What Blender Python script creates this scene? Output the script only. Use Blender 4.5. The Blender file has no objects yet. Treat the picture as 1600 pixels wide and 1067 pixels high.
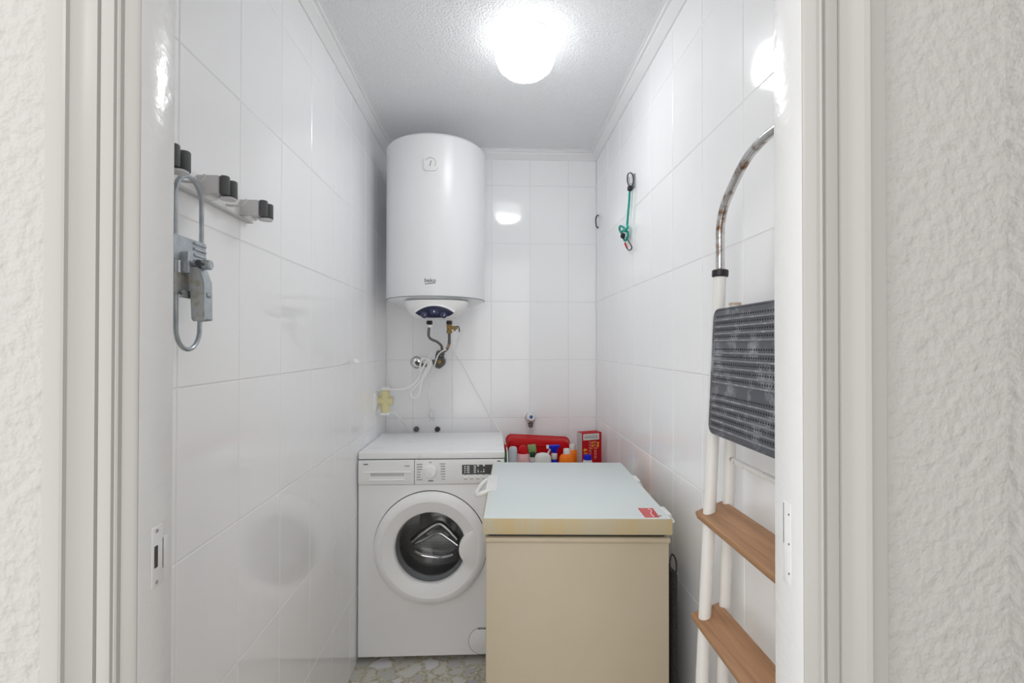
import bpy, bmesh, math, random
from mathutils import Vector, Matrix
random.seed(7)
scene = bpy.context.scene
C = scene.collection
# ------------------------------------------------------------------ camera
CAM_H = 1.274
FPX, YAW, PITCH, ROLL = 741.7, 0.0410, 0.0078, 0.0012
fwd = Vector((math.sin(YAW)*math.cos(PITCH), math.cos(YAW)*math.cos(PITCH), math.sin(PITCH)))
rgt = Vector((math.cos(YAW), -math.sin(YAW), 0)); upv = rgt.cross(fwd)
r2 = rgt*math.cos(ROLL) + upv*math.sin(ROLL); u2 = -rgt*math.sin(ROLL) + upv*math.cos(ROLL)
cam = bpy.data.cameras.new('camera'); cam.sensor_width = 36; cam.lens = 36*FPX/1600
cam.clip_start = 0.01
camo = bpy.data.objects.new('camera', cam); C.objects.link(camo)
m = Matrix((r2, u2, -fwd)).transposed().to_4x4(); m.translation = (0, 0, CAM_H)
camo.matrix_world = m
scene.camera = camo
# ------------------------------------------------------------------ light and exposure
w = bpy.data.worlds.new('hall_daylight'); scene.world = w; w.use_nodes = True
w.node_tree.nodes['Background'].inputs[0].default_value = (1.0, 0.985, 0.965, 1)
w.node_tree.nodes['Background'].inputs[1].default_value = 1.95
la = bpy.data.lights.new('added_hall_light', 'AREA'); la.shape = 'DISK'; la.size = 0.35; la.energy = 2.8; la.color = (1.0, 0.965, 0.93)  # added directional light behind the camera, brings out plaster relief; no known fixture
lo = bpy.data.objects.new('added_hall_light', la); C.objects.link(lo); lo.location = (-0.75, -1.1, 2.35)
lo.rotation_euler = (math.radians(40), 0, math.radians(-22))
LAMP_EMIT = 4.2      # side of the opal glass; the bulb end below is brighter
scene.view_settings.view_transform = 'Standard'
scene.view_settings.look = 'None'
scene.view_settings.exposure = 0.0
scene.view_settings.gamma = 1.0
scene.cycles.max_bounces = 16; scene.cycles.diffuse_bounces = 14; scene.cycles.glossy_bounces = 6
scene.view_settings.use_curve_mapping = False
# ------------------------------------------------------------------ helpers
def P(x, y, **k):
    """Point where the photo pixel's line of sight meets the plane X=, Y= or Z= (metres)."""
    d = fwd + r2*((x-800)/FPX) - u2*((y-533.5)/FPX)
    a, v = list(k.items())[0]; i = 'XYZ'.index(a)
    if i == 2: v -= CAM_H
    q = d*(v/d[i]); return Vector((q.x, q.y, q.z+CAM_H))
V = Vector
WM = {}
def obj(name, bm, mat, parent=None, local=False, sharp=35, smooth=True, kind=None):
    if parent is not None and not local and parent in WM: bm.transform(WM[parent].inverted())
    bmesh.ops.recalc_face_normals(bm, faces=bm.faces)
    me = bpy.data.meshes.new(name); bm.to_mesh(me); bm.free()
    if smooth:
        me.shade_smooth(); me.set_sharp_from_angle(angle=math.radians(sharp))
    me.materials.append(mat)
    o = bpy.data.objects.new(name, me); C.objects.link(o)
    if parent is not None:
        o.parent = parent
        if parent in WM: WM[o] = WM[parent]
    if kind: o['kind'] = kind
    return o
def tag(o, label, cat, group=None):
    o['label'] = label; o['category'] = cat
    if group: o['group'] = group
    return o
def thing(name, label, cat, loc=(0, 0, 0), rz=0, group=None):
    o = bpy.data.objects.new(name, None); C.objects.link(o); o.empty_display_size = .05
    o.location = loc; o.rotation_euler = (0, 0, rz)
    WM[o] = Matrix.Translation(V(loc)) @ Matrix.Rotation(rz, 4, 'Z')
    return tag(o, label, cat, group)
def struct(o, label=None):
    o['kind'] = 'structure'
    if label: o['label'] = label
    return o
def NB(): return bmesh.new()
def box(bm, a, b, bev=0, seg=2, mat=None):
    a, b = V(a), V(b); t = bmesh.new()
    bmesh.ops.create_cube(t, size=1)
    s = b-a
    t.transform(Matrix.Translation((a+b)/2) @ Matrix.Diagonal((abs(s.x), abs(s.y), abs(s.z), 1)))
    if bev: bmesh.ops.bevel(t, geom=t.edges[:], offset=bev, segments=seg, profile=.5, affect='EDGES')
    if mat is not None: t.transform(mat)
    return merge(bm, t)
def merge(bm, t):
    me = bpy.data.meshes.new('t'); t.to_mesh(me); t.free(); bm.from_mesh(me); bpy.data.meshes.remove(me); return bm
def rotabout(c, ang, ax): return Matrix.Translation(V(c)) @ Matrix.Rotation(ang, 4, ax) @ Matrix.Translation(-V(c))
def frame(z, hint=None):
    z = V(z).normalized(); h = V(hint) if hint else (V((0, 0, 1)) if abs(z.z) < .9 else V((1, 0, 0)))
    x = h.cross(z).normalized(); y = z.cross(x); return x, y, z
def spline(pts, n=6):
    pts = [V(p) for p in pts]
    if len(pts) < 3: return pts
    out = []
    for i in range(len(pts)-1):
        p0 = pts[max(i-1, 0)]; p1 = pts[i]; p2 = pts[i+1]; p3 = pts[min(i+2, len(pts)-1)]
        for k in range(n):
            t = k/n; out.append(.5*((2*p1)+(p2-p0)*t+(2*p0-5*p1+4*p2-p3)*t*t+(3*p1-p0-3*p2+p3)*t**3))
    out.append(pts[-1]); return out
def tube(bm, pts, r, n=10, sm=6, closed=False):
    if sm: pts = spline(list(pts)+([pts[0]] if closed else []), sm)
    else: pts = [V(p) for p in pts]
    if closed and (pts[0]-pts[-1]).length < 1e-6: pts = pts[:-1]
    N = len(pts); rings = []; px = None
    for i, p in enumerate(pts):
        if closed: t = pts[(i+1) % N]-pts[i-1]
        else: t = pts[min(i+1, N-1)]-pts[max(i-1, 0)]
        t.normalize()
        if px is None: x, y, _ = frame(t)
        else:
            x = (px-t*px.dot(t)).normalized(); y = t.cross(x)
        px = x; rr = r[i*len(r)//N] if isinstance(r, (list, tuple)) else r
        rings.append([bm.verts.new(p+x*rr*math.cos(a)+y*rr*math.sin(a)) for a in [2*math.pi*k/n for k in range(n)]])
    for i in range(N if closed else N-1):
        A, B = rings[i], rings[(i+1) % N]
        for k in range(n): bm.faces.new((A[k], A[(k+1) % n], B[(k+1) % n], B[k]))
    if not closed: bm.faces.new(rings[0][::-1]); bm.faces.new(rings[-1])
    return bm
def lathe(bm, prof, origin=(0, 0, 0), axis=(0, 0, 1), n=32, closed=False, sx=1, sy=1, cap0=True):
    """prof: list of (radius, height along axis)."""
    x, y, z = frame(axis); o = V(origin); rings = []
    for r, h in prof:
        if r < 1e-6: rings.append([bm.verts.new(o+z*h)])
        else: rings.append([bm.verts.new(o+z*h+x*r*sx*math.cos(2*math.pi*k/n)+y*r*sy*math.sin(2*math.pi*k/n)) for k in range(n)])
    L = len(rings)
    for i in range(L if closed else L-1):
        A, B = rings[i], rings[(i+1) % L]
        if len(A) == 1 and len(B) == 1: continue
        for k in range(n):
            j = (k+1) % n
            if len(A) == 1: bm.faces.new((A[0], B[j], B[k]))
            elif len(B) == 1: bm.faces.new((A[k], A[j], B[0]))
            else: bm.faces.new((A[k], A[j], B[j], B[k]))
    if not closed:
        if cap0 and len(rings[0]) > 1: bm.faces.new(rings[0][::-1])
        if len(rings[-1]) > 1: bm.faces.new(rings[-1])
    return bm
def cyl(bm, a, b, r, n=20, bev=0):
    a, b = V(a), V(b); L = (b-a).length
    pr = [(r, 0), (r, L)] if not bev else [(r-bev, 0), (r, bev), (r, L-bev), (r-bev, L)]
    return lathe(bm, pr, a, b-a, n)
def prism(bm, poly, mat, d, bev=0):
    """poly in the local xy plane, extruded d along local z, placed by matrix."""
    t = bmesh.new()
    f = t.faces.new([t.verts.new((p[0], p[1], 0)) for p in poly])
    e = bmesh.ops.extrude_face_region(t, geom=[f])
    bmesh.ops.translate(t, verts=[v for v in e['geom'] if isinstance(v, bmesh.types.BMVert)], vec=(0, 0, d))
    if bev:
        ed = [q for q in t.edges if abs(q.verts[0].co.z-q.verts[1].co.z) < 1e-7 and abs(q.verts[0].co.z-d) < 1e-7]
        bmesh.ops.bevel(t, geom=ed, offset=bev, segments=2, profile=.5, affect='EDGES')
    t.transform(mat); return merge(bm, t)
def rrect(w, h, r, n=5, cx=0, cy=0):
    o = []
    for sx, sy, a0 in ((1, 1, 0), (-1, 1, 90), (-1, -1, 180), (1, -1, 270)):
        for k in range(n+1):
            a = math.radians(a0+90*k/n); o.append((cx+sx*(w/2-r)+r*math.cos(a), cy+sy*(h/2-r)+r*math.sin(a)))
    return o
def basis(o, x, y, z):
    mm = Matrix((V(x), V(y), V(z))).transposed().to_4x4(); mm.translation = V(o); return mm
def facing_y(o): return basis(o, (1, 0, 0), (0, 0, 1), (0, -1, 0))      # local z towards the doorway
def facing_x(o): return basis(o, (0, -1, 0), (0, 0, 1), (1, 0, 0)) if False else basis(o, (0, 1, 0), (0, 0, 1), (1, 0, 0))
def facing_mx(o): return basis(o, (0, -1, 0), (0, 0, 1), (-1, 0, 0))
def facing_z(o): return basis(o, (1, 0, 0), (0, 1, 0), (0, 0, 1))
def textmesh(s, size, ext=.0002):
    cu = bpy.data.curves.new('t', 'FONT'); cu.body = s; cu.size = size; cu.extrude = ext; cu.align_x = 'CENTER'; cu.align_y = 'CENTER'; cu.resolution_u = 3
    ob = bpy.data.objects.new('t', cu); C.objects.link(ob)
    dg = bpy.context.evaluated_depsgraph_get(); me = bpy.data.meshes.new_from_object(ob.evaluated_get(dg))
    bm = bmesh.new(); bm.from_mesh(me); bpy.data.objects.remove(ob); bpy.data.curves.remove(cu); bpy.data.meshes.remove(me)
    return bm
# ------------------------------------------------------------------ materials
def mat(name, col, rough=.5, metal=0, bump=None, spec=.5, trans=0, mott=None, emit=None, coat=0, sss=0):
    M = bpy.data.materials.new(name); M.use_nodes = True; nt = M.node_tree; b = nt.nodes['Principled BSDF']
    b.inputs['Base Color'].default_value = (*col, 1); b.inputs['Roughness'].default_value = rough; b.inputs['Metallic'].default_value = metal
    b.inputs['Specular IOR Level'].default_value = spec; b.inputs['Transmission Weight'].default_value = trans; b.inputs['Coat Weight'].default_value = coat
    tc = nt.nodes.new('ShaderNodeTexCoord')
    if bump:
        sc, st, dist, det = bump
        n = nt.nodes.new('ShaderNodeTexNoise'); n.inputs['Scale'].default_value = sc; n.inputs['Detail'].default_value = det
        nt.links.new(tc.outputs['Object'], n.inputs['Vector'])
        bp = nt.nodes.new('ShaderNodeBump'); bp.inputs['Strength'].default_value = st; bp.inputs['Distance'].default_value = dist
        nt.links.new(n.outputs['Fac'], bp.inputs['Height']); nt.links.new(bp.outputs['Normal'], b.inputs['Normal'])
    if mott:
        sc, col2, lo_, hi_ = mott[:4]
        n = nt.nodes.new('ShaderNodeTexNoise'); n.inputs['Scale'].default_value = sc; n.inputs['Detail'].default_value = 5; n.inputs['Roughness'].default_value = .65
        mp = nt.nodes.new('ShaderNodeMapping'); mp.inputs['Scale'].default_value = mott[4] if len(mott) > 4 else (1, 1, 1)
        nt.links.new(tc.outputs['Object'], mp.inputs['Vector']); nt.links.new(mp.outputs['Vector'], n.inputs['Vector'])
        cr = nt.nodes.new('ShaderNodeValToRGB'); cr.color_ramp.elements[0].position = lo_; cr.color_ramp.elements[1].position = hi_
        cr.color_ramp.elements[0].color = (*col, 1); cr.color_ramp.elements[1].color = (*col2, 1)
        nt.links.new(n.outputs['Fac'], cr.inputs['Fac']); nt.links.new(cr.outputs['Color'], b.inputs['Base Color'])
    if emit: b.inputs['Emission Color'].default_value = (*emit[0], 1); b.inputs['Emission Strength'].default_value = emit[1]
    return M
M = {}
M['tile'] = mat('glazed_white_tile', (.93, .937, .95), .07, bump=(9, .035, .02, 1))
M['grout'] = mat('pale_grout', (.80, .80, .80), .8)
M['ceiling'] = mat('stippled_ceiling', (.87, .88, .895), .55, bump=(150, .9, .006, 2))
M['cornice'] = mat('white_cornice', (.86, .865, .87), .45)
M['plaster'] = mat('warm_textured_plaster', (.435, .424, .412), .6, bump=(62, .9, .0055, 3))
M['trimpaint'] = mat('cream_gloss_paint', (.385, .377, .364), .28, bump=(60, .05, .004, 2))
M['jambpaint'] = mat('white_gloss_paint', (.70, .705, .71), .2, bump=(70, .12, .006, 2))
M['enamel'] = mat('white_enamel', (.79, .80, .815), .3)
M['whiteplastic'] = mat('white_plastic', (.82, .82, .82), .35)
M['cable'] = mat('white_cable', (.94, .94, .93), .4)
M['machine'] = mat('machine_white', (.92, .925, .935), .32)
M['machinetop'] = mat('machine_top_white', (.90, .905, .92), .35, mott=(9, (.55, .55, .56), .60, .78, (1, 3, 1)))
M['seam'] = mat('dark_seam', (.05, .05, .05), .6)
M['print'] = mat('grey_print', (.06, .06, .07), .5)
M['midgrey'] = mat('grey_print_light', (.30, .30, .32), .5)
M['display'] = mat('dark_display', (.035, .037, .042), .25)
M['chrome'] = mat('chrome', (.75, .75, .76), .12, 1)
M['drum'] = mat('drum_steel', (.62, .62, .62), .32, 1)
M['gasket'] = mat('grey_rubber_gasket', (.22, .225, .235), .3)
M['galv'] = mat('galvanised_steel', (.50, .54, .57), .38, .85, mott=(35, (.36, .39, .42), .4, .7))
M['wornsteel'] = mat('worn_painted_steel', (.50, .52, .53), .4, .7, mott=(60, (.42, .39, .31), .48, .6))
M['darksteel'] = mat('dark_steel', (.10, .10, .11), .35, .8)
M['hose'] = mat('braided_steel_hose', (.17, .17, .165), .4, .7, bump=(400, .6, .002, 1))
M['brass'] = mat('brass', (.36, .24, .09), .35, .9, mott=(120, (.16, .10, .04), .45, .65))
M['copperhose'] = mat('rusty_hose_sleeve', (.55, .36, .22), .5, .6)
M['black'] = mat('black_plastic', (.015, .015, .017), .4)
M['navy'] = mat('navy_panel', (.018, .024, .06), .2)
M['navyknob'] = mat('navy_knob', (.05, .05, .13), .3)
M['yellowplastic'] = mat('yellowed_plastic', (.72, .66, .36), .4)
M['beige'] = mat('beige_enamel', (.485, .42, .315), .45, mott=(6, (.47, .40, .29), .4, .7))
M['beigelid'] = mat('yellowed_lid_edge', (.51, .40, .215), .45, mott=(11, (.48, .42, .30), .42, .60, (1, 1, .3)))
M['lidtop'] = mat('freezer_lid_white', (.70, .76, .76), .38)
M['red'] = mat('red_plastic', (.56, .004, .008), .35, spec=.2)
M['redsticker'] = mat('red_sticker', (.62, .05, .06), .45)
M['teal'] = mat('teal_cord', (.0, .33, .27), .6)
M['darkgreyrubber'] = mat('dark_grey_rubber', (.09, .095, .10), .6)
M['lightgrey'] = mat('light_grey_plastic', (.60, .60, .61), .4)
M['mattress'] = mat('speckled_black_fabric', (.02, .02, .022), .9, mott=(420, (.10, .10, .10), .5, .75))
M['ladderpaint'] = mat('white_ladder_paint', (.80, .79, .765), .3)
M['ladderrust'] = mat('rust_spotted_paint', (.80, .79, .765), .35, mott=(70, (.30, .20, .12), .58, .66))
M['handlechrome'] = mat('pitted_chrome', (.62, .62, .62), .2, .95, mott=(38, (.22, .13, .08), .50, .66))
M['rubbermat'] = mat('scuffed_rubber', (.085, .088, .105), .42, mott=(26, (.33, .34, .38), .50, .72))
M['rubberhole'] = mat('rubber_hole', (.008, .008, .01), .6)
M['rubberlight'] = mat('worn_rubber_ridge', (.20, .205, .225), .4, mott=(60, (.40, .41, .44), .5, .7))
M['bluecap'] = mat('blue_plastic', (.01, .02, .58), .35, spec=.2)
M['orange'] = mat('orange_liquid_bottle', (.90, .20, .005), .25, spec=.3)
M['pinkbottle'] = mat('pale_pink_bottle', (.70, .42, .42), .25)
M['paleblue'] = mat('pale_blue_bottle', (.55, .62, .68), .35)
M['green'] = mat('green_plastic', (.04, .22, .06), .4)
M['lightgreen'] = mat('light_green_label', (.22, .36, .14), .5)
M['darkgreen'] = mat('dark_green_plastic', (.01, .06, .03), .4)
M['palewhite'] = mat('off_white_bottle', (.74, .76, .74), .35)
M['boxred'] = mat('red_carton', (.46, .006, .012), .5, spec=.15)
M['boxgrey'] = mat('grey_carton_side', (.55, .53, .53), .6)
M['yellowprint'] = mat('yellow_print', (.90, .62, .03), .5)
M['pinkprint'] = mat('pink_print', (.70, .30, .26), .5)
M['tancap'] = mat('tan_cap', (.62, .50, .38), .5)
M['blueprint'] = mat('blue_dot', (.03, .12, .35), .4)
M['lampshade'] = mat('lit_opal_glass', (.9, .9, .9), .3, emit=((.975, .99, 1.0), LAMP_EMIT))
def lamp_glow():
    nt = M['lampshade'].node_tree; b = nt.nodes['Principled BSDF']
    tc = nt.nodes.new('ShaderNodeTexCoord'); sx = nt.nodes.new('ShaderNodeSeparateXYZ'); mr = nt.nodes.new('ShaderNodeMapRange')
    mr.inputs['From Min'].default_value = -.075; mr.inputs['From Max'].default_value = -.125; mr.inputs['To Min'].default_value = LAMP_EMIT; mr.inputs['To Max'].default_value = LAMP_EMIT*8.5
    nt.links.new(tc.outputs['Object'], sx.inputs[0]); nt.links.new(sx.outputs['Z'], mr.inputs['Value']); nt.links.new(mr.outputs[0], b.inputs['Emission Strength'])
lamp_glow()
def glass_mat():
    g = bpy.data.materials.new('door_glass'); g.use_nodes = True; nt = g.node_tree; nt.nodes.clear()
    o = nt.nodes.new('ShaderNodeOutputMaterial'); mx = nt.nodes.new('ShaderNodeMixShader'); t = nt.nodes.new('ShaderNodeBsdfTransparent'); gl = nt.nodes.new('ShaderNodeBsdfGlossy'); fr = nt.nodes.new('ShaderNodeLayerWeight'); pw = nt.nodes.new('ShaderNodeMath'); pw.operation = 'POWER'; pw.inputs[1].default_value = 4; ma = nt.nodes.new('ShaderNodeMath'); ma.operation = 'MULTIPLY_ADD'; ma.inputs[1].default_value = .55; ma.inputs[2].default_value = .04
    t.inputs[0].default_value = (.88, .89, .90, 1); gl.inputs['Roughness'].default_value = .03; fr.inputs[0].default_value = .5
    nt.links.new(fr.outputs['Facing'], pw.inputs[0]); nt.links.new(pw.outputs[0], ma.inputs[0]); nt.links.new(ma.outputs[0], mx.inputs[0]); nt.links.new(t.outputs[0], mx.inputs[1]); nt.links.new(gl.outputs[0], mx.inputs[2]); nt.links.new(mx.outputs[0], o.inputs[0]); return g
M['glass'] = glass_mat()
def wood_mat():
    g = mat('stained_pine', (.4, .2, .1), .42); nt = g.node_tree; b = nt.nodes['Principled BSDF']
    tc = nt.nodes.new('ShaderNodeTexCoord'); mp = nt.nodes.new('ShaderNodeMapping'); mp.inputs['Scale'].default_value = (1, .045, 1)
    wv = nt.nodes.new('ShaderNodeTexNoise'); wv.inputs['Scale'].default_value = 75; wv.inputs['Detail'].default_value = 4; wv.inputs['Roughness'].default_value = .6; wv.inputs['Distortion'].default_value = .6
    cr = nt.nodes.new('ShaderNodeValToRGB'); e = cr.color_ramp.elements
    e[0].position = .3; e[0].color = (.26, .125, .052, 1); e[1].position = .72; e[1].color = (.46, .26, .135, 1); q = e.new(.5); q.color = (.38, .20, .098, 1)
    nt.links.new(tc.outputs['Object'], mp.inputs[0]); nt.links.new(mp.outputs[0], wv.inputs['Vector']); nt.links.new(wv.outputs['Fac'], cr.inputs[0])
    nt.links.new(cr.outputs[0], b.inputs['Base Color'])
    bp = nt.nodes.new('ShaderNodeBump'); bp.inputs['Strength'].default_value = .08; bp.inputs['Distance'].default_value = .001
    nt.links.new(wv.outputs['Fac'], bp.inputs['Height']); nt.links.new(bp.outputs[0], b.inputs['Normal']); return g
M['wood'] = wood_mat()
def terrazzo():
    g = mat('marble_terrazzo', (.6, .6, .6), .3); nt = g.node_tree; b = nt.nodes['Principled BSDF']
    tc = nt.nodes.new('ShaderNodeTexCoord'); nz = nt.nodes.new('ShaderNodeTexNoise'); nz.inputs['Scale'].default_value = 14; nz.inputs['Detail'].default_value = 3
    ad = nt.nodes.new('ShaderNodeMixRGB'); ad.blend_type = 'ADD'; ad.inputs[0].default_value = .06
    nt.links.new(tc.outputs['Object'], nz.inputs['Vector']); nt.links.new(tc.outputs['Object'], ad.inputs[1]); nt.links.new(nz.outputs['Color'], ad.inputs[2])
    v1 = nt.nodes.new('ShaderNodeTexVoronoi'); v1.inputs['Scale'].default_value = 15
    v2 = nt.nodes.new('ShaderNodeTexVoronoi'); v2.feature = 'DISTANCE_TO_EDGE'; v2.inputs['Scale'].default_value = 15
    for v in (v1, v2): nt.links.new(ad.outputs[0], v.inputs['Vector'])
    sp = nt.nodes.new('ShaderNodeSeparateColor'); nt.links.new(v1.outputs['Color'], sp.inputs[0])
    c1 = nt.nodes.new('ShaderNodeValToRGB'); e = c1.color_ramp.elements; e[0].color = (.42, .42, .45, 1); e[1].color = (.72, .72, .74, 1); k = e.new(.5); k.color = (.58, .57, .52, 1)
    nt.links.new(sp.outputs[0], c1.inputs[0])
    c2 = nt.nodes.new('ShaderNodeValToRGB'); e = c2.color_ramp.elements; e[0].position = .03; e[0].color = (0, 0, 0, 1); e[1].position = .16; e[1].color = (1, 1, 1, 1)
    nt.links.new(v2.outputs['Distance'], c2.inputs[0])
    n2 = nt.nodes.new('ShaderNodeTexNoise'); n2.inputs['Scale'].default_value = 70; n2.inputs['Detail'].default_value = 4
    nt.links.new(tc.outputs['Object'], n2.inputs['Vector'])
    c3 = nt.nodes.new('ShaderNodeValToRGB'); e = c3.color_ramp.elements; e[0].position = .35; e[0].color = (.33, .29, .20, 1); e[1].position = .65; e[1].color = (.62, .59, .49, 1)
    nt.links.new(n2.outputs['Fac'], c3.inputs[0])
    mx = nt.nodes.new('ShaderNodeMixRGB'); nt.links.new(c2.outputs[0], mx.inputs[0]); nt.links.new(c3.outputs[0], mx.inputs[1]); nt.links.new(c1.outputs[0], mx.inputs[2])
    nt.links.new(mx.outputs[0], b.inputs['Base Color']); return g
M['terrazzo'] = terrazzo()
# ------------------------------------------------------------------ room shell
XL, XR, YB, YF = -0.5423, 0.5385, 2.4482, 0.562
ZC = 2.275
HY = 0.515                      # hall face of the front wall
TT = 0.007; GD = 0.0012         # tile thickness, joint depth
floor_o = struct(obj('floor', box(NB(), (-1.3, -1.6, -.06), (1.1, 2.56, 0)), M['terrazzo']), 'grey and beige marble terrazzo floor')
ceil_o = struct(obj('ceiling', box(NB(), (XL-.1, YF-.05, ZC), (XR+.1, YB+.1, ZC+.08)), M['ceiling']), 'white stippled ceiling')
wl = struct(obj('wall_left', box(NB(), (XL-.1, YF-.047, 0), (XL-GD, YB+.1, ZC)), M['grout']), 'left wall of glossy white tiles')
wr = struct(obj('wall_right', box(NB(), (XR+GD, YF-.047, 0), (XR+.1, YB+.1, ZC)), M['grout']), 'right wall of glossy white tiles')
wb = struct(obj('wall_back', box(NB(), (XL-GD, YB+GD, 0), (XR+GD, YB+.1, ZC)), M['grout']), 'back wall of glossy white tiles')
_tm = {}
def tile_mesh(w_, h_):
    k = (round(w_, 4), round(h_, 4))
    if k in _tm: return _tm[k]
    bm = bmesh.new(); c = min(.0014, w_/4)
    a = [bm.verts.new((x, y, -.003)) for x, y in ((-w_/2, -h_/2), (w_/2, -h_/2), (w_/2, h_/2), (-w_/2, h_/2))]
    b = [bm.verts.new((x, y, -.0008)) for x, y in ((-w_/2, -h_/2), (w_/2, -h_/2), (w_/2, h_/2), (-w_/2, h_/2))]
    d = [bm.verts.new((x, y, 0)) for x, y in ((-w_/2+c, -h_/2+c), (w_/2-c, -h_/2+c), (w_/2-c, h_/2-c), (-w_/2+c, h_/2-c))]
    bm.faces.new(d)
    for A, B in ((a, b), (b, d)):
        for i in range(4): bm.faces.new((A[i], A[(i+1) % 4], B[(i+1) % 4], B[i]))
    me = bpy.data.meshes.new('tile'); bm.to_mesh(me); bm.free(); me.materials.append(M['tile']); _tm[k] = me; return me
G = .0021
def lay(wall, us, zs, place):
    for i in range(len(us)-1):
        for j in range(len(zs)-1):
            w_, h_ = us[i+1]-us[i]-G, zs[j+1]-zs[j]-G
            if w_ < .012 or h_ < .012: continue
            o = bpy.data.objects.new('tile', tile_mesh(w_, h_)); C.objects.link(o); o.parent = wall
            mw = place((us[i]+us[i+1])/2, (zs[j]+zs[j+1])/2)
            t = Matrix.Rotation(random.uniform(-.0012, .0012), 4, 'X') @ Matrix.Rotation(random.uniform(-.0012, .0012), 4, 'Y')
            o.matrix_local = mw @ t
ZS = [0]+[2.0987-.3*k for k in range(6, -1, -1)]+[ZC]
lay(wl, [YF]+[.6407+.2*k for k in range(10)], ZS, lambda u, z: basis((XL, u, z), (0, 1, 0), (0, 0, 1), (1, 0, 0)))
lay(wr, [YF, .5967]+[.7967+.2*k for k in range(9)]+[YB], ZS, lambda u, z: basis((XR, u, z), (0, -1, 0), (0, 0, 1), (-1, 0, 0)))
lay(wb, [XL]+[-.4068+.2*k for k in range(5)]+[XR], ZS, lambda u, z: basis((u, YB, z), (1, 0, 0), (0, 0, 1), (0, -1, 0)))
# front wall with the doorway, hall side
JL, JR, JT = -.368, .342, 2.03
bm = NB()
box(bm, (-1.3, HY, 0), (JL-.02, YF, 2.6)); box(bm, (JR+.02, HY, 0), (1.1, YF, 2.6)); box(bm, (JL-.02, HY, JT+.02), (JR+.02, YF, 2.6))
struct(obj('wall_front', bm, M['plaster']), 'rough textured off-white plaster wall around the doorway')
hx = P(1574, 500, Y=HY).x
struct(obj('wall_hall', box(NB(), (hx, -1.6, 0), (hx+.1, HY, 2.6)), M['plaster']), 'textured hall wall at the right edge')
# cornice
prof = [(0, .042), (.005, .042), (.007, .038), (.025, .019), (.026, .011), (.035, .010), (.037, .004), (.045, .0035), (.045, -.004), (0, -.004)]
def cornice(name, a, b, inward, label):
    a, b, i = V(a), V(b), V(inward); bm = NB(); R1 = [bm.verts.new(a+(b-a).normalized()*0+i*u-V((0, 0, v))) for u, v in prof]; R2 = [bm.verts.new(b+i*u-V((0, 0, v))) for u, v in prof]
    n = len(prof)
    for k in range(n): bm.faces.new((R1[k], R1[(k+1) % n], R2[(k+1) % n], R2[k]))
    bm.faces.new(R1[::-1]); bm.faces.new(R2)
    return struct(obj(name, bm, M['cornice'], sharp=20), label)
cornice('trim_1', (XL, YF, ZC), (XL, YB, ZC), (1, 0, 0), 'white cornice along the left wall')
cornice('trim_2', (XL, YB, ZC), (XR, YB, ZC), (0, -1, 0), 'white cornice along the back wall')
cornice('trim_3', (XR, YF, ZC), (XR, YB, ZC), (-1, 0, 0), 'white cornice along the right wall')
# door frame
df = bpy.data.objects.new('door_1', None); C.objects.link(df); struct(df, 'white painted door frame of the open doorway'); WM[df] = Matrix()
obj('jamb', box(NB(), (JL-.019, HY-.004, 0), (JL, YF+.001, JT), .0005), M['jambpaint'], df)
obj('jamb', box(NB(), (JR, HY-.004, 0), (JR+.019, YF+.001, JT), .0005), M['jambpaint'], df)
obj('head_jamb', box(NB(), (JL-.019, HY-.006, JT), (JR+.019, YF+.001, JT+.019), .002), M['jambpaint'], df)
aprof = [(0, 0), (0, .005), (.003, .0075), (.0125, .010), (.0138, .0135), (.0155, .0145), (.0172, .0135), (.0185, .0095), (.0205, .0095), (.0218, .012), (.028, .0128), (.0345, .012), (.0354, .0095), (.0368, .0095), (.0380, .0125), (.046, .0135), (.054, .0155), (.0600, .0185), (.0615, .0215), (.0640, .0222), (.0655, .0205), (.0662, .0165), (.075, .0170), (.0860, .0160), (.0885, .0135), (.0885, 0)]
def archi(sx, x0):
    bm = NB(); top = JT+.012
    A = [bm.verts.new((x0+sx*u, HY-v, 0)) for u, v in aprof]; B = [bm.verts.new((x0+sx*u, HY-v, top+u)) for u, v in aprof]
    n = len(aprof)
    for k in range(n): bm.faces.new((A[k], A[(k+1) % n], B[(k+1) % n], B[k]))
    bm.faces.new(A); bm.faces.new(B); return bm
obj('architrave', archi(-1, JL-.0003), M['trimpaint'], df, sharp=28)
obj('architrave', archi(1, JR+.0003), M['trimpaint'], df, sharp=28)
bm = NB(); top = JT+.012
A = [bm.verts.new((JL-u, HY-v, top+u)) for u, v in aprof]; B = [bm.verts.new((JR+u, HY-v, top+u)) for u, v in aprof]; n = len(aprof)
for k in range(n): bm.faces.new((A[k], A[(k+1) % n], B[(k+1) % n], B[k]))
bm.faces.new(A); bm.faces.new(B); obj('head_architrave', bm, M['trimpaint'], df, sharp=28)
# painted-over strike plate on the left jamb
pc = P(246, 868, X=JL)
sp = obj('strike_plate', prism(NB(), rrect(.018, .066, .002), facing_x((JL-.0006, pc.y, pc.z)), .0012, .0004), M['jambpaint'], df)
obj('lip', prism(NB(), rrect(.010, .036, .002), facing_x((JL-.0006, pc.y+.012, pc.z)), .0012, .0004), M['jambpaint'], sp)
obj('latch_slot', prism(NB(), rrect(.0055, .024, .001), facing_x((JL+.0004, pc.y-.003, pc.z)), .0004), M['seam'], sp)
for dz in (-.028, .028): obj('screw', lathe(NB(), [(.0022, 0), (.0022, .0008)], (JL+.0004, pc.y-.002, pc.z+dz), (1, 0, 0), 10), M['midgrey'], sp)
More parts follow.
